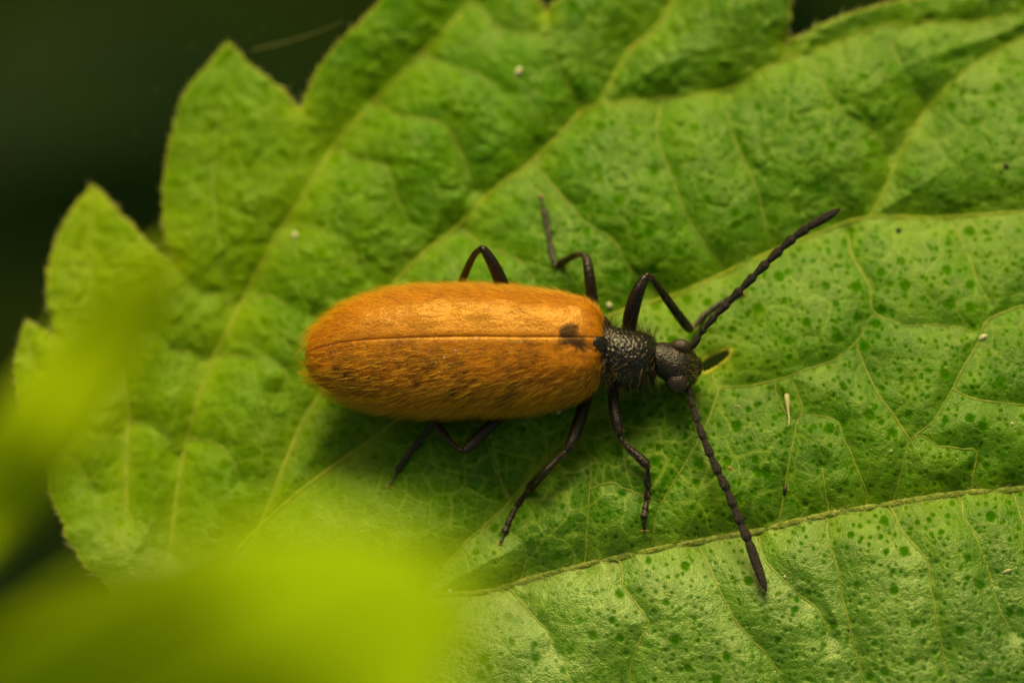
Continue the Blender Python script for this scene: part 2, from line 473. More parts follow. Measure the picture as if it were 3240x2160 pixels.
def seg_dist(poly, reach, closed=False, sample=True):
    """distance on the grid to a polyline, only within reach of each segment"""
    Dm = np.full(PX.shape, 1e6); NX = np.zeros(PX.shape); NY = np.zeros(PX.shape)
    pts = list(poly) + ([poly[0]] if closed else [])
    for (x0, y0), (x1, y1) in zip(pts[:-1], pts[1:]):
        i0, i1 = np.searchsorted(AX, [min(x0, x1) - reach, max(x0, x1) + reach])
        j0, j1 = np.searchsorted(AY, [min(y0, y1) - reach, max(y0, y1) + reach])
        if i1 <= i0 or j1 <= j0: continue
        X = PX[i0:i1, j0:j1]; Y = PY[i0:i1, j0:j1]
        dx, dy = x1 - x0, y1 - y0
        t = np.clip(((X - x0) * dx + (Y - y0) * dy) / (dx * dx + dy * dy + 1e-9), 0, 1)
        cx, cy = x0 + t * dx, y0 + t * dy
        d = np.hypot(X - cx, Y - cy)
        sub = Dm[i0:i1, j0:j1]; mk_ = d < sub
        sub[mk_] = d[mk_]; NX[i0:i1, j0:j1][mk_] = cx[mk_]; NY[i0:i1, j0:j1][mk_] = cy[mk_]
    return Dm, NX, NY

def inside(poly):
    x, y = PX, PY
    r = np.zeros(x.shape, bool)
    n = len(poly)
    for a in range(n):
        x0, y0 = poly[a]; x1, y1 = poly[(a + 1) % n]
        if y0 == y1: continue
        c = ((y0 > y) != (y1 > y)) & (x < (x1 - x0) * (y - y0) / (y1 - y0) + x0)
        r ^= c
    return r

def vnoise(x, y, seed, freq):
    """smooth value noise on arrays"""
    g = np.random.default_rng(seed).uniform(-1, 1, (256, 256))
    x = x * freq; y = y * freq
    xi = np.floor(x).astype(int); yi = np.floor(y).astype(int)
    fx = x - xi; fy = y - yi
    fx = fx * fx * (3 - 2 * fx); fy = fy * fy * (3 - 2 * fy)
    a = g[xi % 256, yi % 256]; b_ = g[(xi + 1) % 256, yi % 256]; c = g[xi % 256, (yi + 1) % 256]; d = g[(xi + 1) % 256, (yi + 1) % 256]
    return (a * (1 - fx) + b_ * fx) * (1 - fy) + (c * (1 - fx) + d * fx) * fy

def worley(x, y, cell, seed):
    """F1, F2 and a random number of the nearest cell"""
    g = np.random.default_rng(seed); J = g.uniform(0.08, .92, (128, 128, 2)); Rr = g.uniform(0, 1, (128, 128))
    xc = x / cell; yc = y / cell
    xi = np.floor(xc).astype(int); yi = np.floor(yc).astype(int)
    F1 = np.full(x.shape, 9.); F2 = np.full(x.shape, 9.); Rn = np.zeros(x.shape)
    for dx in (-1, 0, 1):
        for dy in (-1, 0, 1):
            a = xi + dx; c = yi + dy
            jx = a + J[a % 128, c % 128, 0]; jy = c + J[a % 128, c % 128, 1]
            d = np.hypot(xc - jx, yc - jy)
            near = d < F1
            F2 = np.where(near, F1, np.minimum(F2, d))
            Rn = np.where(near, Rr[a % 128, c % 128], Rn)
            F1 = np.where(near, d, F1)
    return F1 * cell, F2 * cell, Rn

def zbase(px, py):
    """the leaf's large shape: it rises towards the lower right of the photograph"""
    px = np.asarray(px, float); py = np.asarray(py, float)
    z = -1.05 + 0.0021 * (py - 1120)
    z = z - 0.0011 * 60 * np.logaddexp(0, (py - 1780) / 60.)          # flatter below the midvein
    z = z - 0.00095 * 200 * np.logaddexp(0, (1500 - px) / 200.) + 0.00045 * (px - 1620)
    z = z - 0.0012 * 120 * np.logaddexp(0, (2700 + (py - 1080) * .3 - px) * 0 + (px - 3100) / 120.)
    return z

cat_main = [catmull(np.array(v[0], float), len(v[0]) * 7)[:, :2] for v in main_veins]
cat_side = []
for q, v in enumerate(side_veins):
    p = catmull(np.array(v, float), len(v) * 8)[:, :2]
    s = np.arange(len(p))
    w = np.stack([np.interp(s, np.arange(0, len(p) + 6, 5), RNG.normal(0, 3.0, len(np.arange(0, len(p) + 6, 5)))) for _ in (0, 1)], 1)
    w[0] = 0; w[-1] = 0
    cat_side.append(p + w)
d_main = np.full(PX.shape, 1e6); d_side = np.full(PX.shape, 1e6)
for p in cat_main: d_main = np.minimum(d_main, seg_dist(p.tolist(), 330)[0])
for p in cat_side: d_side = np.minimum(d_side, seg_dist(p.tolist(), 160)[0])
dm = np.minimum(d_main, 330); ds = np.minimum(d_side, 160)
wx_ = PX + 22 * vnoise(PX, PY, 3, 1 / 70); wy_ = PY + 22 * vnoise(PX, PY, 4, 1 / 70)
a1, a2, ar = worley(wx_, wy_, 105, 11); e1 = a2 - a1
b1, b2, br = worley(wx_ + 500, wy_, 47, 12); e2 = b2 - b1
q1, q2, qr = worley(PX + 9, PY, 62, 13)
p1, p2, pr = worley(PX - 9, PY + 30, 31, 14)
rad_a = 4.5 + 13 * qr ** 3.2; rad_b = np.where(pr > .45, 2.5 + 5 * pr, 0.1)
edge_n = 1 + 0.22 * vnoise(PX, PY, 8, 1 / 6)
dot = np.clip(1.35 - (q1 / rad_a * edge_n) ** 2, 0, 1)
dot2 = np.clip(1.35 - (p1 / rad_b * edge_n) ** 2, 0, 1)
near_v = np.exp(-(dm / 16) ** 2) + np.exp(-(ds / 9) ** 2)
dsel = np.clip(.30 + .8 * np.clip((PX - 1300) / 900, 0, 1) * np.clip((PY - 350) / 900, .15, 1) + .35 * vnoise(PX, PY, 22, 1 / 150), .12, 1)
dot = np.clip(np.maximum(dot, dot2 * .8) * dsel * (1 - np.clip(near_v, 0, 1)), 0, 1)
net = np.clip(np.exp(-(e1 / 6.0) ** 2) + 0.55 * np.exp(-(e2 / 5.0) ** 2), 0, 1)
# net shows best below the beetle, fades towards the lower right
netw = np.clip(0.30 + 0.75 * np.exp(-(((PX - 1850) / 700) ** 2 + ((PY - 1500) / 270) ** 2)) + .25 * vnoise(PX, PY, 21, 1 / 260), 0.1, 1)
d_edge, NX, NY = seg_dist(outline, 120, True)
d_hole, HX, HY = seg_dist(hole, 60, True)
ins = inside(outline); insh = inside(hole)

Z = zbase(PX, PY)
Z = Z - 0.46 * np.exp(-(dm / 105) ** 1.25)
Z = Z - 0.17 * np.exp(-(ds / 48) ** 1.3)
Z = Z + 0.11 * vnoise(PX, PY, 5, 1 / 330) + 0.06 * vnoise(PX, PY, 6, 1 / 130) + 0.016 * vnoise(PX, PY, 7, 1 / 38)
peb = np.clip((1500 - PY + .35 * (1600 - PX)) / 900, 0.08, 1)
c1, c2, cr = worley(PX + 14 * vnoise(PX, PY, 33, 1 / 30), PY + 14 * vnoise(PX, PY, 34, 1 / 30), 43, 19)
Z = Z + peb * .072 * np.clip(1 - (c1 / 25) ** 2, 0, 1) * (cr - .25)
Z = Z - (0.008 + .012 * np.clip((1500 - PY) / 700, 0, 1)) * np.exp(-(e1 / 22) ** 1.4) - 0.008 * np.exp(-(e2 / 10) ** 1.5)
Z = Z - 0.022 * dot
Z = Z + 0.004 * vnoise(PX, PY, 9, 1 / 9)
Z = Z - 0.35 * np.exp(-np.hypot(PX - 2265, PY - 1150) / 70) 
Z = Z - 0.12 * np.exp(-(d_edge / 30) ** 1.2)

def leafz(px, py):
    px = np.asarray(px, float); py = np.asarray(py, float)
    i = np.clip(np.searchsorted(AX, px) - 1, 0, len(AX) - 2); j = np.clip(np.searchsorted(AY, py) - 1, 0, len(AY) - 2)
    fx = np.clip((px - AX[i]) / (AX[i + 1] - AX[i]), 0, 1); fy = np.clip((py - AY[j]) / (AY[j + 1] - AY[j]), 0, 1)
    return (Z[i, j] * (1 - fx) + Z[i + 1, j] * fx) * (1 - fy) + (Z[i, j + 1] * (1 - fx) + Z[i + 1, j + 1] * fx) * fy

sx = np.gradient(AX)[:, None]; sy = np.gradient(AY)[None, :]
cellsz = np.maximum(sx, sy) * np.ones(PX.shape)
ok = (ins | (d_edge < cellsz * 0.72)) & ~(insh & (d_hole > cellsz * .6))
# pull the rim's vertices onto the outline
qx, qy = PX.copy(), PY.copy()
out_v = ok & ~ins; qx[out_v] = NX[out_v]; qy[out_v] = NY[out_v]
hin = ok & insh; qx[hin] = HX[hin]; qy[hin] = HY[hin]
V = W(qx, qy, Z)
nx, ny = PX.shape
idx = -np.ones(nx * ny, np.int64); okf = ok.ravel()
I, J_ = np.meshgrid(np.arange(nx - 1), np.arange(ny - 1), indexing='ij')
f = np.stack([I * ny + J_, I * ny + J_ + 1, (I + 1) * ny + J_ + 1, (I + 1) * ny + J_], -1).reshape(-1, 4)
f = f[okf[f].all(1)]
used = np.zeros(nx * ny, bool); used[f.ravel()] = True
idx[used] = np.arange(used.sum()); f = idx[f]
yellow = 0.20 * np.exp(-(dm / 26) ** 1.5) + 0.16 * np.exp(-(dm / 90) ** 1.5)
yellow = yellow + 0.75 * np.clip((1400 - PX - 0.25 * (PY - 1000)) / 1500, 0, 1) * np.clip(PY / 600, .4, 1)
for (x, y) in notches: yellow = yellow + 0.9 * np.exp(-np.hypot(PX - x, PY - y) / 32)
yellow = yellow + 0.75 * np.exp(-np.hypot(PX - 2262, (PY - 1150) * 1.2) / 55) + 0.2 * np.exp(-np.hypot(PX - 2150, PY - 1000) / 160)
yellow = np.clip(yellow + 0.10 * vnoise(PX, PY, 31, 1 / 90), 0, .95)
rim = np.clip(np.exp(-(d_edge / 6) ** 2) * .4 + np.exp(-(d_hole / 9) ** 2) * .9, 0, 1)
gloss = np.clip(0.10 + 0.22 * np.clip((PX - 900) / 1500, 0, 1) + .60 * np.clip((PY - 1600) / 250, 0, 1) + .25 * np.exp(-np.hypot(PX - 1150, PY - 1560) / 160) + .12 * vnoise(PX, PY, 41, 1 / 60), 0.1, 1)

leaf_loc = W(1620, 1700, float(zbase(1620, 1700)) - .4)
leaf = tag(empty('nettle_leaf', leaf_loc.tolist()), 'large bright green toothed leaf filling the frame under the amber beetle', 'leaf')
u = used
blade = mk('blade', V.reshape(-1, 3)[u], f, M['blade'], leaf, attrs=dict(dot=dot.ravel()[u], net=(net * netw).ravel()[u], yellow=yellow.ravel()[u],
           rim=rim.ravel()[u], gloss=gloss.ravel()[u]))
# normals must face the lens
if blade.data.polygons[1000].normal.z < 0: blade.data.flip_normals()
sm = blade.modifiers.new('thickness', 'SOLIDIFY'); sm.thickness = 0.11; sm.offset = -1

def vein_mesh(p, r0, r1, lift, flat=.5):
    z = leafz(p[:, 0], p[:, 1])
    ker = np.ones(5) / 5
    z = np.convolve(np.pad(z, 2, 'edge'), ker, 'valid')
    P = W(p[:, 0], p[:, 1], z + lift)
    n = len(P)
    R = np.linspace(r0, r1, n) * S * (1 + RNG.normal(0, .05, n))
    v, fc, info = loft(P, R, n=n, ring=8, flat=flat, smooth=False)
    return v, fc, info
vein_infos = []
def in_leaf(p):
    c = []
    for a in p:
        i = min(np.searchsorted(AX, a[0]), nx - 1); j = min(np.searchsorted(AY, a[1]), ny - 1)
        c.append(bool(ins[i, j] and not insh[i, j]))
    return p[np.array(c)]
for q, (v0, p) in enumerate(zip(main_veins, cat_main)):
    p = in_leaf(p)
    seg = np.r_[0, np.cumsum(np.hypot(*np.diff(p, axis=0).T))]
    t = np.arange(0, seg[-1], 14.)
    p = np.stack([np.interp(t, seg, p[:, 0]), np.interp(t, seg, p[:, 1])], 1)
    v, fc, info = vein_mesh(p, v0[1], v0[2], 0.0 if q else 0.012, .5 if q else .30)
    o = mk('midvein' if q == 0 else 'main_vein', v, fc, M['midvein' if q == 0 else 'mainvein'], leaf)
    vein_infos.append(info)
for p in cat_side:
    p = in_leaf(p)
    if len(p) < 6: continue
    seg = np.r_[0, np.cumsum(np.hypot(*np.diff(p, axis=0).T))]
    t = np.arange(0, seg[-1], 11.)
    p = np.stack([np.interp(t, seg, p[:, 0]), np.interp(t, seg, p[:, 1])], 1)
    v, fc, info = vein_mesh(p, 4.0, 1.9, 0.002)
    mk('side_vein', v, fc, M['vein'], leaf)

# hairs on the rim, on the midvein, and a few on the blade
R_, Dr, Ln = [], [], []
oc = np.array(outline + [outline[0]])
cen = np.array([1700, 1100])
for (x0, y0), (x1, y1) in zip(oc[:-1], oc[1:]):
    L = math.hypot(x1 - x0, y1 - y0)
    if not (-200 < x0 < 3300 and -200 < y0 < 2300): continue
    n = int(L / 14)
    nrm = np.array([y1 - y0, -(x1 - x0)]) / L
    tan = np.array([x1 - x0, y1 - y0]) / L
    for _ in range(n):
        t = random.random()
        x, y = x0 + (x1 - x0) * t, y0 + (y1 - y0) * t
        w = nrm * random.uniform(.1, .8) * 1 + tan * random.uniform(.6, 1.2)
        R_.append(W(x, y, float(leafz(x, y)) - .02)); Dr.append([w[0], -w[1], random.uniform(-.1, .3)]); Ln.append(random.uniform(12, 34) * S)
tag(hairs('rim_hair', np.array(R_), np.array(Dr), np.array(Ln), 0.016, M['leafhair'], leaf), kind='stuff')
p, nn, tt = loft_hair_points(vein_infos[0], 520, 0.02, 0.98)
keep = nn[:, 2] > -.1; p, nn, tt = p[keep], nn[keep], tt[keep]
tag(hairs('vein_hair', p, nn * .35 + tt * RNG.uniform(.3, 1.2, (len(p), 1)) + RNG.normal(0, .25, p.shape), RNG.uniform(14, 40, len(p)) * S, 0.009, M['leafhair'], leaf,
      bend=RNG.normal(0, .2, p.shape)), kind='stuff')
n = 330
hx = RNG.uniform(250, 3240, n); hy = RNG.uniform(60, 2160, n)
z = leafz(hx, hy); P = W(hx, hy, z)
tag(hairs('blade_hair', P, np.stack([RNG.normal(.5, .4, n), RNG.normal(.2, .4, n), RNG.uniform(.1, .6, n)], 1), RNG.uniform(8, 26, n) * S, 0.0045, M['leafhair'], leaf,
      bend=RNG.normal(0, .15, (n, 3))), kind='stuff')
ls = [((2890, 700), (2600, -70)), ((2925, 850), (2990, 803)), ((2400, 1740), (2420, 1700)), ((1590, 2100), (1670, 2050))]
# ------------------------------------------------------------------ bits lying on the leaf
def grain(name, px, py, r, mat, label, cat, shape=(1, 1, .7), rot=0, seed=0, lift=0.25):
    g = np.random.default_rng(seed + int(px))
    nu, nv = 9, 12
    V = []
    for i in range(nu):
        ph = math.pi * (i + .5) / nu
        for j in range(nv):
            th = 2 * math.pi * j / nv
            V.append([math.sin(ph) * math.cos(th), math.sin(ph) * math.sin(th), math.cos(ph)])
    V = np.array(V); V *= (1 + g.normal(0, .10, (len(V), 1)) + .18 * np.sin(3 * V[:, :1] + g.uniform(0, 6)))
    r = r * .85
    V *= np.array(shape) * r * S
    c, s = math.cos(rot), math.sin(rot)
    V = np.stack([V[:, 0] * c - V[:, 1] * s, V[:, 0] * s + V[:, 1] * c, V[:, 2]], 1)
    loc = W(px, py, float(leafz(px, py)) + r * S * shape[2] * lift)
    f = grid_faces(nu, nv, True); f.append(tuple(range(nv))[::-1]); f.append(tuple((nu - 1) * nv + q for q in range(nv)))
    o = mk(name, V + loc, f, mat, None, loc=loc.tolist())
    return tag(o, label, cat)
wb, db = M['white_bit'], M['dark_bit']
grain('pollen_grain', 1640, 228, 16, wb, 'pale oval grain on the leaf lobe near the top centre', 'grain', (.8, 1.2, .7), -.5)
grain('pollen_grain', 933, 746, 13, wb, 'small round white grain beside the long vein left of the beetle', 'grain')
grain('pollen_grain', 1929, 966, 12, wb, 'round white grain just off the shoulder of the amber wing case', 'grain')
grain('pollen_grain', 3108, 1068, 13, wb, 'white angular grain on the leaf at the right edge', 'grain', (1.3, .8, .7), .5)
grain('pollen_grain', 1768, 1299, 11, wb, 'white grain under the lower rim of the wing case by the middle leg', 'grain')
grain('pollen_grain', 1363, 1884, 9, wb, 'flat cream grain at the left end of the midvein, leftmost of three', 'grain')
grain('pollen_grain', 1405, 1886, 8, wb, 'cream grain at the left end of the midvein, middle and lowest of three', 'grain', (.6, 1.2, .7))
grain('pollen_grain', 1421, 1872, 9, wb, 'cream grain at the left end of the midvein, rightmost of three', 'grain')
grain('pollen_grain', 3203, 1340, 6, wb, 'tiny white grain at the far right above the midvein', 'grain')
grain('pollen_grain', 2820, 1426, 5, wb, 'tiny white grain beside the vein fork right of the lower antenna', 'grain')
grain('pollen_grain', 2483, 1824, 6, wb, 'tiny white grain right of the lower antenna tip', 'grain')
grain('plant_flake', 3186, 1806, 13, M['straw'], 'pale buff flake below the midvein near the right edge', 'flake', (1.2, .6, .4), .4)
grain('plant_flake', 2333, 1285, 9, M['straw'], 'thin straw coloured flake right of the lower antenna base', 'flake', (1.4, .3, .3), .15)
grain('orange_grain', 2308, 1480, 6, M['pad'], 'tiny orange grain right of the lower antenna', 'grain')
grain('dark_grain', 2843, 730, 11, db, 'round dark brown grain below the vein right of the upper antenna tip', 'grain')
grain('dark_grain', 3182, 525, 11, db, 'blackish grain high at the right edge of the leaf', 'grain', (.8, 1.2, .8))
grain('dark_grain', 2483, 1549, 12, db, 'black crumb right of the lower antenna and above the midvein', 'grain', (.7, 1.4, .8), -.2)
grain('dark_grain', 2685, 1992, 5, db, 'tiny dark crumb on a side vein near the bottom right', 'grain')
# straw sliver
pts = [(2489, 1250), (2492, 1275), (2494, 1300), (2497, 1325), (2495, 1345)]
P = np.array([W(x, y, float(leafz(x, y)) + .07 + .03 * i) for i, (x, y) in enumerate(pts)])
v, fc, _ = loft(P, np.array([8, 7, 3.5, 2.0, 1.0]) * S, 18, 10, .4)
loc = P[2]
tag(mk('straw_sliver', v, fc, M['straw'], None, loc=loc.tolist()), 'pale straw sliver with a broad upper end right of the beetle head', 'sliver')
# loose fine hairs
for (x0, y0, x1, y1, lab) in ((2895, 858, 2990, 803, 'fine pale fibre on the leaf at the right above the side vein'), (1575, 2110, 1672, 2048, 'fine pale fibre at the bottom beside the blurred near leaf'),
                              (800, 158, 1085, 70, 'faint silk thread stretched from the pointed tooth to the next lobe')):
    a = W(x0, y0, float(leafz(x0, y0)) + .15); c = W(x1, y1, float(leafz(x1, y1)) + .4)
    midp = (a + c) / 2 + np.array([0, -.06, 0])
    v, fc, _ = loft([a, midp, c], [.008, .006, .004], 14, 6)
    tag(mk('silk_fibre', v, fc, M['leafhair'], None, loc=a.tolist()), lab, 'fibre')

# ------------------------------------------------------------------ the beetle
PITCH, ROLL = math.radians(6.5), math.radians(15.5)
bz0 = -0.28
def bz(px): return bz0 + (np.asarray(px, float) - 1440) * S * math.tan(PITCH)
UH = np.array([math.cos(PITCH), 0, math.sin(PITCH)])
VH = np.array([0, math.cos(ROLL), -math.sin(ROLL)])
WH = np.cross(UH, VH); WH /= np.linalg.norm(WH)
beetle = tag(empty('hairy_beetle', W(1500, 1120, float(zbase(1500, 1120))).tolist()),
             'amber beetle with golden hair and a black head standing on the large leaf', 'beetle')

# wing cases
tx = np.array([0, 3, 8, 16, 28, 44, 70, 100, 137, 200, 275, 350, 413, 550, 688, 780, 840, 885, 915, 935, 946, 951]) + 966.
th_ = np.array([2, 26, 42, 58, 73, 88, 109, 129, 147, 170, 186, 193, 197, 195, 187, 178, 168, 155, 132, 104, 75, 52])
tc = np.interp(tx, [966, 1010, 1102, 1240, 1378, 1515, 1653, 1791, 1860, 1917], [1134, 1128, 1118, 1114, 1111, 1108, 1109, 1106, 1102, 1094])
tb = np.array([.02, .2, .32, .43, .53, .62, .74, .85, .95, 1.07, 1.14, 1.17, 1.18, 1.17, 1.13, 1.08, 1.02, .94, .84, .72, .60, .50])
NS = 150
s = np.linspace(0, 1, NS); par = np.interp(s, np.linspace(0, 1, len(tx)), np.arange(len(tx)))
def sm_(a):
    v = np.interp(par, np.arange(len(tx)), a)
    k_ = np.hanning(11); k_ /= k_.sum()
    return np.convolve(np.pad(v, 5, 'reflect', reflect_type='odd'), k_, 'valid')
ex, eh, ec, eb = sm_(tx), np.maximum(sm_(th_), 1), sm_(tc), np.maximum(sm_(tb), .01)
def body_pt(ix, th, grow=0.0, n=2.4):
    """point on the wing case at station ix and angle th (0 on the seam, + towards the photograph's top)"""
    a = eh[ix] * S + grow; b_ = eb[ix] + grow
    ct, st_ = np.cos(th), np.sin(th)
    e = 2 / n
    vv = np.sign(st_) * np.abs(st_) ** e * a
    ww = np.sign(ct) * np.abs(ct) ** e * b_
    Cn = W(ex[ix], ec[ix], bz(ex[ix]))
    return Cn + vv[..., None] * VH + ww[..., None] * WH
elyt = []
NT = 64
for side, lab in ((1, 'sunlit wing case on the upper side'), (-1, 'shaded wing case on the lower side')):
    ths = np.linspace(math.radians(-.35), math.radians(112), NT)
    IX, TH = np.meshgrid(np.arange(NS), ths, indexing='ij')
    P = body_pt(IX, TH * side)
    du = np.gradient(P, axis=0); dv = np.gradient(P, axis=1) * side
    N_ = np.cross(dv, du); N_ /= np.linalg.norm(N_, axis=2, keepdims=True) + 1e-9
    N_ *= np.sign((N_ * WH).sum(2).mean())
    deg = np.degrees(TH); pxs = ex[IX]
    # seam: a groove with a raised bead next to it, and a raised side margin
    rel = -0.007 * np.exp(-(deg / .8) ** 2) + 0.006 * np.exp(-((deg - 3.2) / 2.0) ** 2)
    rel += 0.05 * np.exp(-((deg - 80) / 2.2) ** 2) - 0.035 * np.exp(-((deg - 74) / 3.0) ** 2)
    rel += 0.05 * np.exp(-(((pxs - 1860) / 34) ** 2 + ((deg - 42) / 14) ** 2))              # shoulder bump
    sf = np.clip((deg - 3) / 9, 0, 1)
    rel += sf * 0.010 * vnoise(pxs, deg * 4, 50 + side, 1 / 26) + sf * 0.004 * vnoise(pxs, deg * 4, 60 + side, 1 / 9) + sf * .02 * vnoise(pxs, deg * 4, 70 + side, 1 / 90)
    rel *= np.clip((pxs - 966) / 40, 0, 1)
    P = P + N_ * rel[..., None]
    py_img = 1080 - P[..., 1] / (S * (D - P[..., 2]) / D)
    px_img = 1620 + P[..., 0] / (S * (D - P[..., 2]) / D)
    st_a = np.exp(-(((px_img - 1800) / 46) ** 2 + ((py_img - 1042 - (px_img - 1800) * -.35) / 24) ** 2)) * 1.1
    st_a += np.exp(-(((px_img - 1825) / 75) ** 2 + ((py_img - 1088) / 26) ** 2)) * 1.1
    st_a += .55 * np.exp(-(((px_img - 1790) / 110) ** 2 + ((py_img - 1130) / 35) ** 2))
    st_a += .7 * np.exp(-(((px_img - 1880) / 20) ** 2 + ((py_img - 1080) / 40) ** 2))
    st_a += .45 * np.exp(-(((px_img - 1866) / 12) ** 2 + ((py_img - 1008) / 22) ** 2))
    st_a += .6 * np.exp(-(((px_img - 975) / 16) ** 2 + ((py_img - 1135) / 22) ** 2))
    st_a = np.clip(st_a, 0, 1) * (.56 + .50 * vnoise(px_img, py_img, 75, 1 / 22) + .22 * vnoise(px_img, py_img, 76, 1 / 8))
    if side < 0: st_a = np.maximum(st_a, .36 + .22 * vnoise(px_img, py_img, 71, 1 / 60) + .12 * vnoise(px_img, py_img, 72, 1 / 16) - .25 * np.clip((px_img - 1650) / 250, 0, 1))  # brown mottling over the whole lower case, with its shade painted in
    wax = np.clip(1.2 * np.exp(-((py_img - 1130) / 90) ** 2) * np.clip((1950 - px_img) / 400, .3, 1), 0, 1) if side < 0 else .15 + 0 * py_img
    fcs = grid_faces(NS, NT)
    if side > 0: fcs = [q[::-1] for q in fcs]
    o = mk('wing_case', P.reshape(-1, 3), fcs, M['elytron'], beetle, attrs=dict(stain_shade=np.clip(st_a, 0, 1).ravel(), wax=wax.ravel()))
    o['label'] = lab
    s2 = o.modifiers.new('thickness', 'SOLIDIFY'); s2.thickness = 0.05; s2.offset = -1
    # hair
    cnt = 6400 if side > 0 else 4000; nfr = 1500
    wgt = (eh[:-1] * np.diff(ex)); wgt = np.maximum(wgt, 0); wgt /= wgt.sum()
    ii = RNG.choice(NS - 1, cnt, p=wgt); jj = (RNG.uniform(0.02, 1, cnt) * (NT * .93)).astype(int)
    jj[:nfr] = RNG.integers(int(NT * .58), int(NT * .93), nfr)
    ff = RNG.uniform(0, 1, (cnt, 1)); gg = RNG.uniform(0, 1, (cnt, 1))
    rt = (P[ii, jj] * (1 - ff) + P[ii + 1, jj] * ff) * (1 - gg) + (P[ii, np.minimum(jj + 1, NT - 1)] * (1 - ff) + P[np.minimum(ii + 1, NS - 1), np.minimum(jj + 1, NT - 1)] * ff) * gg
    bare = .95 * np.exp(-((ex[ii] - 1850) / 130) ** 2) * np.exp(-(np.degrees(ths[jj]) / (60 if side > 0 else 45)) ** 2)
    kp = RNG.uniform(0, 1, cnt) > bare; ii, jj, rt = ii[kp], jj[kp], rt[kp]; cnt = len(ii)
    Nn = N_[ii, jj]; tl = -du[ii, jj]; tl /= np.linalg.norm(tl, axis=1, keepdims=True) + 1e-9
    ov = dv[ii, jj] * side; ov = ov - (ov * tl).sum(1, keepdims=True) * tl; ov /= np.linalg.norm(ov, axis=1, keepdims=True) + 1e-9
    dg = np.degrees(ths[jj])[:, None]
    clump = vnoise(ex[ii], dg[:, 0] * 4, 90 + side, 1 / 18)[:, None]
    tailward = np.clip(1.0 - (ex[ii][:, None] - 966) / 200, 0, 1)
    dr = tl * (0.9) + ov * (0.05 + 0.55 * (dg / 90) ** 1.5 + 0.25 * clump) + Nn * (0.28 + .40 * (dg / 90) ** 2 + .2 * tailward) + RNG.normal(0, .12, (cnt, 3))
    ln_ = (RNG.uniform(20, 42, cnt) * np.where((dg[:, 0] < 60) & (side > 0), .62, 1.) + (30 if side > 0 else 20) * np.clip((dg[:, 0] - 40) / 40, 0, 1)) * S
    ln_ = ln_ * (1 - .5 * np.clip((ex[ii] - 1700) / 150, 0, 1))
    tag(hairs('golden_hair', rt - Nn * .004, dr, ln_, RNG.uniform(.0026, .0044, cnt), M['gold'], o, bend=tl * .3 - Nn * .12), kind='stuff')

# belly below the wing cases
P = [W(x, y, bz(x) - .15) for x, y in ((985, 1133), (1050, 1128), (1250, 1118), (1500, 1112), (1750, 1106), (1880, 1100), (1925, 1105))]
v, fc, _ = loft(P, np.array([20, 88, 165, 175, 160, 120, 70]) * S, 40, 28, .72, WH)
mk('abdomen', v, fc, M['belly'], beetle)

# pronotum
def shell(stations, nring, name, mat, parent, pits=0, nst=70, wexp=2.0, amp=.02, seed=0, ratio=.8):
    """stations: px, y_top, y_bottom, z centre, height(mm)"""
    A = np.array(stations, float)
    t = np.linspace(0, len(A) - 1, nst)
    A = np.stack([np.interp(t, np.arange(len(A)), A[:, c]) for c in range(5)], 1)
    k_ = np.hanning(7); k_ /= k_.sum()
    A = np.stack([np.convolve(np.pad(A[:, c], 3, 'reflect', reflect_type='odd'), k_, 'valid') for c in range(5)], 1)
    th = np.linspace(0, 2 * math.pi, nring, endpoint=False)
    cy = (A[:, 1] + A[:, 2]) / 2; hw = (A[:, 2] - A[:, 1]) / 2 * S
    Cn = W(A[:, 0], cy, A[:, 3])
    e = 2 / wexp
    sv = np.sign(np.sin(th)) * np.abs(np.sin(th)) ** e; cv = np.sign(np.cos(th)) * np.abs(np.cos(th)) ** e
    V = Cn[:, None] + VH * (hw[:, None] * sv[None])[..., None] + WH * (A[:, 4][:, None] * cv[None])[..., None]
    Nn = V - Cn[:, None]; Nn /= np.linalg.norm(Nn, axis=2, keepdims=True) + 1e-9
    arc = th[None] * 100 + 0 * A[:, :1]; xx = A[:, :1] + 0 * th[None]
    if pits:
        F1, F2, rr = worley(xx + 4000, arc + 900, pits, seed)
        V = V - Nn * (amp * np.clip(1.2 - (F1 / (pits * (.28 + .12 * rr))) ** 2, 0, 1))[..., None]
        V = V + Nn * (amp * .5 * vnoise(xx, arc, seed + 1, 1 / 20))[..., None]
    f = grid_faces(nst, nring, True); f.append(tuple(range(nring))[::-1]); f.append(tuple((nst - 1) * nring + q for q in range(nring)))
    o = mk(name, V.reshape(-1, 3), f, mat, parent)
    T = np.gradient(Cn, axis=0); T /= np.linalg.norm(T, axis=1, keepdims=True)
    return o, (V, Nn, T)
pron, pinfo = shell([(1880, 1075, 1150, .00, .2), (1897, 1042, 1190, .02, .50), (1906, 1030, 1205, .03, .62), (1914, 1024, 1210, .04, .66), (1922, 1026, 1210, .04, .62), (1930, 1028, 1212, .04, .64), (1945, 1033, 1218, .04, .70),
     (1965, 1038, 1224, .04, .74), (1990, 1044, 1227, .03, .75), (2015, 1048, 1226, .02, .74), (2040, 1053, 1218, .0, .70), (2058, 1060, 1208, -.02, .63), (2070, 1070, 1196, -.04, .54), (2078, 1084, 1184, -.05, .44), (2084, 1100, 1165, -.06, .3)],
     150, 'pronotum', M['pron'], beetle, pits=15, nst=110, wexp=2.1, amp=.024, seed=5)
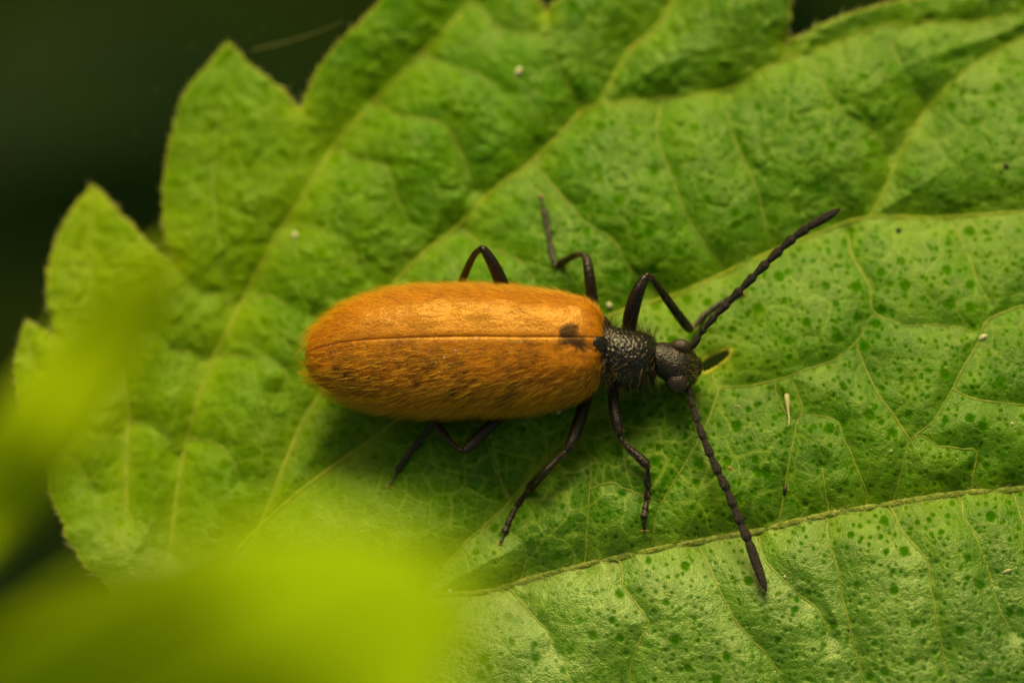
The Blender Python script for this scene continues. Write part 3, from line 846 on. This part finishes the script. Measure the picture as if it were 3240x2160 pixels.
head, hinfo = shell([(2068, 1096, 1176, -.08, .34), (2080, 1086, 1190, -.08, .43), (2092, 1083, 1197, -.09, .46), (2108, 1083, 1208, -.10, .48), (2128, 1086, 1226, -.10, .48), (2150, 1090, 1232, -.11, .48),
     (2170, 1098, 1226, -.13, .45), (2186, 1104, 1220, -.16, .40), (2198, 1112, 1214, -.20, .33), (2206, 1124, 1204, -.24, .24), (2210, 1140, 1190, -.26, .12)],
     110, 'head', M['head'], beetle, pits=7, nst=90, wexp=2.15, amp=.007, seed=9)
# plate between the wing cases
P = [W(1858, 1079, .86), W(1873, 1081, .85), W(1889, 1084, .80), W(1908, 1090, .70)]
v, fc, _ = loft(P, np.array([4, 11, 20, 27]) * S, 22, 18, .28, WH)
mk('scutellum', v, fc, M['pron'], beetle)
# eyes with facets
def eye(px, py, z, ax, lab=None):
    nu, nv = 74, 120
    U = np.linspace(0.02, math.pi - .02, nu); T = np.linspace(0, 2 * math.pi, nv, endpoint=False)
    u_, t_ = np.meshgrid(U, T, indexing='ij')
    dirs = np.stack([np.sin(u_) * np.cos(t_), np.sin(u_) * np.sin(t_), np.cos(u_)], -1)
    # hexagonal rows of lenses laid over the dome facing up
    gx = dirs[..., 0] * (1 + .35 * (1 - dirs[..., 2])) * 4.8; gy = dirs[..., 1] * (1 + .35 * (1 - dirs[..., 2])) * 4.8
    best = np.full(gx.shape, 9.)
    row = np.round(gy / .866)
    for dr_ in (-1, 0, 1):
        r = row + dr_
        ox = np.where(np.mod(r, 2) == 0, 0, .5)
        cx = np.round(gx - ox) + ox
        best = np.minimum(best, np.hypot(gx - cx, gy - r * .866))
    fac = np.clip(1 - (best / .5) ** 2, 0, 1)
    ctr = W(px, py, z)
    V = ctr + (dirs[..., :1] * ax[0] * UH + dirs[..., 1:2] * ax[1] * VH + dirs[..., 2:] * ax[2] * WH) * S * (1 + .05 * fac[..., None])
    f = grid_faces(nu, nv, True)
    return mk('eye', V.reshape(-1, 3), f, M['eye'], head, attrs=dict(fac=fac.ravel()))
eye(2153, 1098, .04, (34, 25, 30))
eye(2143, 1206, .06, (37, 40, 42))
# mouth
P = [W(2192, 1162, -.28), W(2208, 1163, -.34), W(2216, 1164, -.46)]
v, fc, _ = loft(P, np.array([36, 32, 16]) * S, 16, 18, .5)
mk('labrum', v, fc, M['head'], head)
p, nn, tt = loft_hair_points(hinfo, 330, .45, 1)
kp = (nn @ WH) > .1
tag(hairs('head_hair', p[kp], nn[kp] * .5 + tt[kp] * RNG.uniform(-.2, .9, (kp.sum(), 1)) + RNG.normal(0, .25, (kp.sum(), 3)), RNG.uniform(8, 26, kp.sum()) * S, .004, M['tanhair'], head), kind='stuff')
p, nn, tt = loft_hair_points(pinfo, 900, .0, 1)
side_v = nn @ VH
kp = (np.abs(side_v) > .55) & ((nn @ WH) > -.4)
tag(hairs('thorax_bristle', p[kp], nn[kp] + tt[kp] * RNG.normal(.1, .4, (kp.sum(), 1)) + RNG.normal(0, .2, (kp.sum(), 3)), RNG.uniform(22, 64, kp.sum()) * S, .0042, M['dkhair'], pron,
          bend=RNG.normal(0, .15, (kp.sum(), 3))), kind='stuff')
p, nn, tt = loft_hair_points(pinfo, 260, .0, 1)
kp = (nn @ WH) > -.3
tag(hairs('thorax_hair', p[kp], nn[kp] * .4 + tt[kp] * -.5 - VH * .3 + RNG.normal(0, .3, (kp.sum(), 3)), RNG.uniform(14, 50, kp.sum()) * S, .0038, M['tanhair'], pron), kind='stuff')

# antennae
def antenna(joints, w_end, zs, lab):
    J = np.array(joints, float)
    P = [W(x, y, z) for (x, y), z in zip(joints, zs)]
    root = None
    for q in range(11):
        a, b_ = P[q], P[q + 1]
        L = np.linalg.norm(b_ - a); r = w_end[q] * S / 1.78
        d = (b_ - a) / L
        if q == 10:
            ts = np.array([0, .06, .15, .35, .6, .8, .93, 1.0]); rr = np.array([.45, .75, .92, 1, .95, .80, .52, .22]) * r
        elif q == 0:
            ts = np.array([0, .2, .5, .8, 1.0]); rr = np.array([.6, .9, 1.05, 1, .65]) * r
        else:
            ts = np.array([0, .08, .35, .7, .88, .97]); rr = np.array([.42, .58, .80, 1.02, 1.12, .92]) * r
        pts = [a + (b_ - a) * t for t in ts]
        v, fc, info = loft(pts, rr, 24, 16, 1, lump=.0009, smooth=(q in (0, 10)))
        if root is None:
            root = mk('antenna', v, fc, M['ant'], beetle); root['label'] = lab
            part = root
        else:
            part = mk('antenna_segment', v, fc, M['ant'], root)
        if q > 0:
            HP.append(info)
    return root
HP = []
up = [(2186, 1103), (2212, 1060), (2228, 1040), (2262, 1000), (2302, 960), (2343, 917), (2385, 873), (2426, 832), (2468, 790), (2510, 753), (2552, 722), (2657, 662)]
zs = np.array([.02, .14, .2, .32, .45, .56, .66, .76, .85, .94, 1.02, 1.25]) 
aroot = antenna(up, [22, 19, 20, 22, 23, 24, 25, 25, 25, 25, 25, 25], zs, 'upper antenna, raised towards the top right')
def seg_hairs(parent, name, n, length, mat, infos, rad=.003):
    PP, NN, TT = [], [], []
    for inf in infos:
        p, nn, tt = loft_hair_points(inf, n); PP.append(p); NN.append(nn); TT.append(tt)
    PP, NN, TT = map(np.vstack, (PP, NN, TT))
    tag(hairs(name, PP, NN * .55 + TT * .8 + RNG.normal(0, .15, PP.shape), RNG.uniform(.5, 1.2, len(PP)) * length * S, rad, mat, parent, n=3), kind='stuff')
seg_hairs(aroot, 'antenna_bristle', 90, 10, M['dkhair'], HP)
HP = []
lo = [(2176, 1212), (2183, 1252), (2191, 1285), (2206, 1332), (2226, 1386), (2249, 1440), (2273, 1494), (2299, 1546), (2321, 1599), (2342, 1652), (2366, 1705), (2424, 1868)]
zs = np.array([-.05, .04, .1, .18, .26, .34, .42, .5, .58, .64, .7, .9])
aroot = antenna(lo, [18, 16, 19, 22, 24, 25, 26, 26, 27, 27, 28, 27], zs, 'lower antenna, pointing to the lower right')
seg_hairs(aroot, 'antenna_bristle', 90, 10, M['dkhair'], HP)

# legs
def leg(lab, fem, tib, tar, ntar=5, claws=True, pad=None):
    """fem, tib: lists of (px, py, z, radius px); tar: joints (px, py, z), one more than segments"""
    infos = []
    P = [W(a, b_, z) for a, b_, z, r in fem]
    v, fc, i1 = loft(P, np.array([r for *_, r in fem]) * S, 30, 18, .9, lump=.0015)
    root = mk('leg', v, fc, M['leg'], beetle); root['label'] = lab; infos.append(i1)
    P = [W(a, b_, z) for a, b_, z, r in tib]
    v, fc, i2 = loft(P, np.array([r for *_, r in tib]) * S, 28, 14, .9, lump=.0015)
    mk('tibia', v, fc, M['leg'], root); infos.append(i2)
    J = catmull(np.array(tar, float), 40)
    seg = np.r_[0, np.cumsum(np.linalg.norm(np.diff(J[:, :2], axis=0), axis=1))]
    share = np.array([.30, .2, .16, .12, .22]) if ntar == 5 else np.array([.42, .2, .14, .24])
    cut = np.r_[0, np.cumsum(share)] * seg[-1]
    for q in range(ntar):
        ends = []
        for t in (cut[q], (cut[q] * .5 + cut[q + 1] * .5), cut[q + 1]):
            ends.append(W(np.interp(t, seg, J[:, 0]), np.interp(t, seg, J[:, 1]), np.interp(t, seg, J[:, 2])))
        last = q == ntar - 1; lobed = q == ntar - 2
        rr = np.array([3.6, 4.4, 5.0]) if last else (np.array([5, 9.5, 12.5]) if lobed else np.array([5.2, 8.0, 10.5]))
        v, fc, i3 = loft(ends, rr * S, 12, 12, .6, lump=.001)
        mk('tarsus_segment', v, fc, M['leg'], root)
        if not last: infos.append(i3)
        if lobed:
            c = ends[-1]; pp = [c + np.array([-.05, .0, -.02]), c + np.array([.0, 0, -.035]), c + np.array([.05, 0, -.02])]
            v, fc, _ = loft(pp, [.03, .042, .03], 10, 10, .6)
            mk('foot_pad', v, fc, M['pad'], root)
    e = ends[-1]; d = ends[-1] - ends[0]; d /= np.linalg.norm(d)
    sd = np.cross(d, [0, 0, 1]); sd /= np.linalg.norm(sd)
    for sg in (-1, 1):
        v, fc, _ = loft([e, e + d * .03 + sd * sg * .05, e + d * .03 + sd * sg * .11 + np.array([0, 0, -.03])], [.014, .010, .003], 10, 8)
        mk('claw', v, fc, M['pad'], root)
    PP, NN, TT = [], [], []
    for inf, n in zip(infos, [150, 170] + [26] * 6):
        p, nn, tt = loft_hair_points(inf, n); PP.append(p); NN.append(nn); TT.append(tt)
    PP, NN, TT = map(np.vstack, (PP, NN, TT))
    tag(hairs('leg_bristle', PP, NN * .6 + TT * .8 + RNG.normal(0, .15, PP.shape), RNG.uniform(6, 15, len(PP)) * S, .0024, M['tanhair'], root, n=3), kind='stuff')
    return root
lz = lambda x, y, h=0.06: float(leafz(x, y)) + h
leg('hind leg on the upper side, bent above the wing case', [(1655, 1060, -.75, 18), (1608, 960, -.6, 24), (1590, 905, -.45, 23), (1560, 835, -.25, 19), (1530, 788, -.15, 13)],
    [(1524, 784, -.15, 9), (1497, 812, -.4, 10.5), (1462, 890, -.95, 13), (1440, 960, -1.35, 14)],
    [(1440, 962, -1.4), (1410, 975, lz(1410, 975)), (1370, 975, lz(1370, 975)), (1330, 968, lz(1330, 968)), (1300, 960, lz(1300, 960))], 4)
leg('middle leg on the upper side, its foot pointing up', [(1880, 1030, -.7, 18), (1875, 950, -.7, 18), (1868, 900, -.65, 18), (1862, 850, -.65, 16.5), (1855, 814, -.75, 12.5)],
    [(1850, 810, -.8, 8.5), (1825, 806, -1.0, 9.5), (1785, 826, -1.5, 12), (1762, 842, -1.75, 12.5)],
    [(1756, 840, lz(1756, 840, .12)), (1742, 780, lz(1742, 780)), (1732, 715, lz(1732, 715)), (1722, 665, lz(1722, 665)), (1712, 622, lz(1712, 622))], 5)
leg('front leg on the upper side, knee bent near the head', [(2000, 1110, -.5, 20), (1992, 1035, -.3, 24), (2002, 975, -.05, 24), (2020, 920, .1, 21), (2040, 880, .15, 15)],
    [(2046, 872, .15, 10), (2070, 890, .0, 11), (2120, 960, -.4, 14), (2168, 1025, -.8, 16), (2184, 1042, -.92, 13)],
    [(2190, 1042, -.95), (2220, 1005, lz(2220, 1005, .12)), (2260, 972, lz(2260, 972)), (2310, 945, lz(2310, 945)), (2350, 928, lz(2350, 928))], 5)
leg('hind leg on the lower side, folded under the wing case', [(1640, 1230, -.7, 16), (1590, 1305, -.45, 19), (1545, 1352, -.25, 19), (1500, 1398, -.1, 18), (1470, 1426, -.05, 13)],
    [(1458, 1425, -.08, 8), (1435, 1408, -.2, 9.5), (1405, 1372, -.4, 12), (1380, 1338, -.6, 13), (1368, 1320, -.65, 13)],
    [(1372, 1330, -.68), (1340, 1376, lz(1340, 1376, .18)), (1295, 1435, lz(1295, 1435, .1)), (1258, 1488, lz(1258, 1488)), (1234, 1536, lz(1234, 1536))], 4)
leg('middle leg on the lower side, stretched to the lower left', [(1880, 1190, -.6, 15), (1850, 1275, -.3, 19), (1833, 1330, -.1, 20), (1812, 1390, .1, 18), (1797, 1422, .15, 13)],
    [(1790, 1428, .15, 8), (1760, 1455, .12, 10), (1718, 1500, .1, 13), (1680, 1538, lz(1680, 1538, .25), 15), (1671, 1549, lz(1671, 1549, .2), 12)],
    [(1668, 1551, lz(1668, 1551, .16)), (1640, 1592, lz(1640, 1592)), (1615, 1638, lz(1615, 1638)), (1596, 1685, lz(1596, 1685)), (1584, 1717, lz(1584, 1717))], 5)
leg('front leg on the lower side, bent down below the thorax', [(1940, 1150, -.4, 14), (1941, 1225, -.15, 16), (1944, 1280, .0, 18), (1952, 1335, .1, 19), (1958, 1368, .12, 14)],
    [(1960, 1382, .1, 8), (1980, 1408, .1, 9.5), (2015, 1440, .1, 14), (2042, 1466, .12, 16), (2048, 1476, .1, 12)],
    [(2050, 1478, lz(2050, 1478, .2)), (2050, 1530, lz(2050, 1530, .1)), (2046, 1583, lz(2046, 1583)), (2038, 1630, lz(2038, 1630)), (2039, 1674, lz(2039, 1674))], 5)

# ------------------------------------------------------------------ leaves near the lens and behind, ground
def leaf_shape(name, spine, halfw, mat, label, kind_cat='leaf', teeth=0, thick=.25, fold=.15, rock=0.0, seed=1, group=None):
    """spine: px, py, z; halfw: px in the plane z=0 at each spine point"""
    A = catmull(np.hstack([np.array(spine, float), np.array(halfw, float)[:, None]]), 60)
    T = np.gradient(A[:, :2], axis=0); T /= np.linalg.norm(T, axis=1, keepdims=True)
    Nn = np.stack([-T[:, 1], T[:, 0]], 1)
    ws = np.linspace(-1, 1, 17)
    rows = []
    rk = np.interp(np.linspace(0, 1, 60), np.linspace(0, 1, len(rock)), rock) if isinstance(rock, tuple) else np.full(60, rock)
    for i in range(60):
        hw = max(A[i, 3], .5) * (1 + (teeth * ((i * 1.0) % 5 - 2) / 5 if 2 < i < 57 else 0))
        x = A[i, 0] + Nn[i, 0] * ws * hw; y = A[i, 1] + Nn[i, 1] * ws * hw
        z = A[i, 2] - abs(ws) * hw * S * fold + ws * rk[i] * hw * S - .25 * np.cos(i * .16) * (1 - abs(ws)) 
        rows.append(W(x, y, z))
    V = np.array(rows).reshape(-1, 3)
    loc = V[8]
    rt = tag(empty(name, loc.tolist()), label, kind_cat, group)
    o = mk('blade', V, grid_faces(60, 17), mat, rt)
    sd = o.modifiers.new('thickness', 'SOLIDIFY'); sd.thickness = thick
    P = np.array([r[8] for r in rows])
    v, fc, _ = loft(P + np.array([0, 0, .1]), np.linspace(1, .25, 60) * max(halfw) * S * .05 + .03, 40, 8)
    mk('midrib', v, fc, mat, rt)
    return rt
leaf_shape('near_leaf', [(-250, 1740, 20), (-60, 1560, 21), (110, 1380, 23), (280, 1140, 24), (430, 940, 25), (580, 780, 26)], [150, 150, 145, 130, 95, 8], M['fgleaf3'],
           'strongly blurred yellow green leaf tip slanting up from the left edge', seed=2, fold=.0, rock=.8)
leaf_shape('near_leaf', [(60, 2540, 31), (420, 2330, 33), (820, 2135, 36), (1130, 2015, 37), (1360, 1965, 37), (1600, 1925, 36)], [440, 500, 490, 400, 280, 10], M['fgleaf'],
           'strongly blurred bright yellow green leaf across the bottom left corner', seed=3, fold=.10, rock=(-.2, -.1, .1, .45, .65, .5))
leaf_shape('near_leaf', [(-300, 2260, 18), (100, 2140, 20), (420, 2000, 21), (700, 1880, 22), (960, 1780, 22)], [220, 240, 200, 130, 10], M['fgleaf2'],
           'blurred olive leaf behind the bottom left leaf, nearer the left edge', seed=4, fold=.1, rock=-.1)
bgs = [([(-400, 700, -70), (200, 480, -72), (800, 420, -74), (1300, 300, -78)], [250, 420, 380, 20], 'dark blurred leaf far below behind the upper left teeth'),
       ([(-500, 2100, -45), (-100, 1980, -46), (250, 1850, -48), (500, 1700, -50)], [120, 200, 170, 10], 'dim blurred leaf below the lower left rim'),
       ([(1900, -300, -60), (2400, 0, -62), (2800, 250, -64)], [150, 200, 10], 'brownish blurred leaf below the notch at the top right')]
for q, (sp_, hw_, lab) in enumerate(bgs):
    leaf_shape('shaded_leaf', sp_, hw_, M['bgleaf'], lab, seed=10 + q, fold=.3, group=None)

# ground
g = 4000.
n = 60
xs = np.sign(np.linspace(-1, 1, n)) * np.abs(np.linspace(-1, 1, n)) ** 3 * 60000
X, Y = np.meshgrid(xs, xs, indexing='ij')
Zg = -320 + 14 * vnoise(X, Y, 77, 1 / 90.) * np.exp(-(X ** 2 + Y ** 2) / 4e6)
o = mk('ground', np.stack([X, Y, Zg], -1), grid_faces(n, n), M['soil'])
o['kind'] = 'structure'

# unseen leaves added to block the sun and keep the depths dark
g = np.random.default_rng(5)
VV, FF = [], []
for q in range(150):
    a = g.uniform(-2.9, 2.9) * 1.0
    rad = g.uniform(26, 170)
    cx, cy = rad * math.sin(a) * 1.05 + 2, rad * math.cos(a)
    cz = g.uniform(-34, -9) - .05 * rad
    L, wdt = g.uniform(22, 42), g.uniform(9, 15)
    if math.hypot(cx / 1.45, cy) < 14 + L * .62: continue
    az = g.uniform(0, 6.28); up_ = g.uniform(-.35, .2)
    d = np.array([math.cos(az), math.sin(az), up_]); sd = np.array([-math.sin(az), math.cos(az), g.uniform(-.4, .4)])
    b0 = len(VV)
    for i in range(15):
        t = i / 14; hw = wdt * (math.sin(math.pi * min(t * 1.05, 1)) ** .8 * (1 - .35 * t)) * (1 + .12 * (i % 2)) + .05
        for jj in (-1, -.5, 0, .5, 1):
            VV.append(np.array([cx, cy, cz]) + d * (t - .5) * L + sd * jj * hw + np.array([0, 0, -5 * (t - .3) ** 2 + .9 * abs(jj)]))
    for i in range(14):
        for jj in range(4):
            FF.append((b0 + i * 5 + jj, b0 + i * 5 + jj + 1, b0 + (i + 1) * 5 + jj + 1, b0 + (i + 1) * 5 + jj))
o = mk('shade_leaves', VV, FF, M['bgleaf'], None, loc=[0, 0, -30])
tag(o, 'unseen mass of dark leaves added around and below the large leaf for shade', 'shade_leaves', kind='stuff')
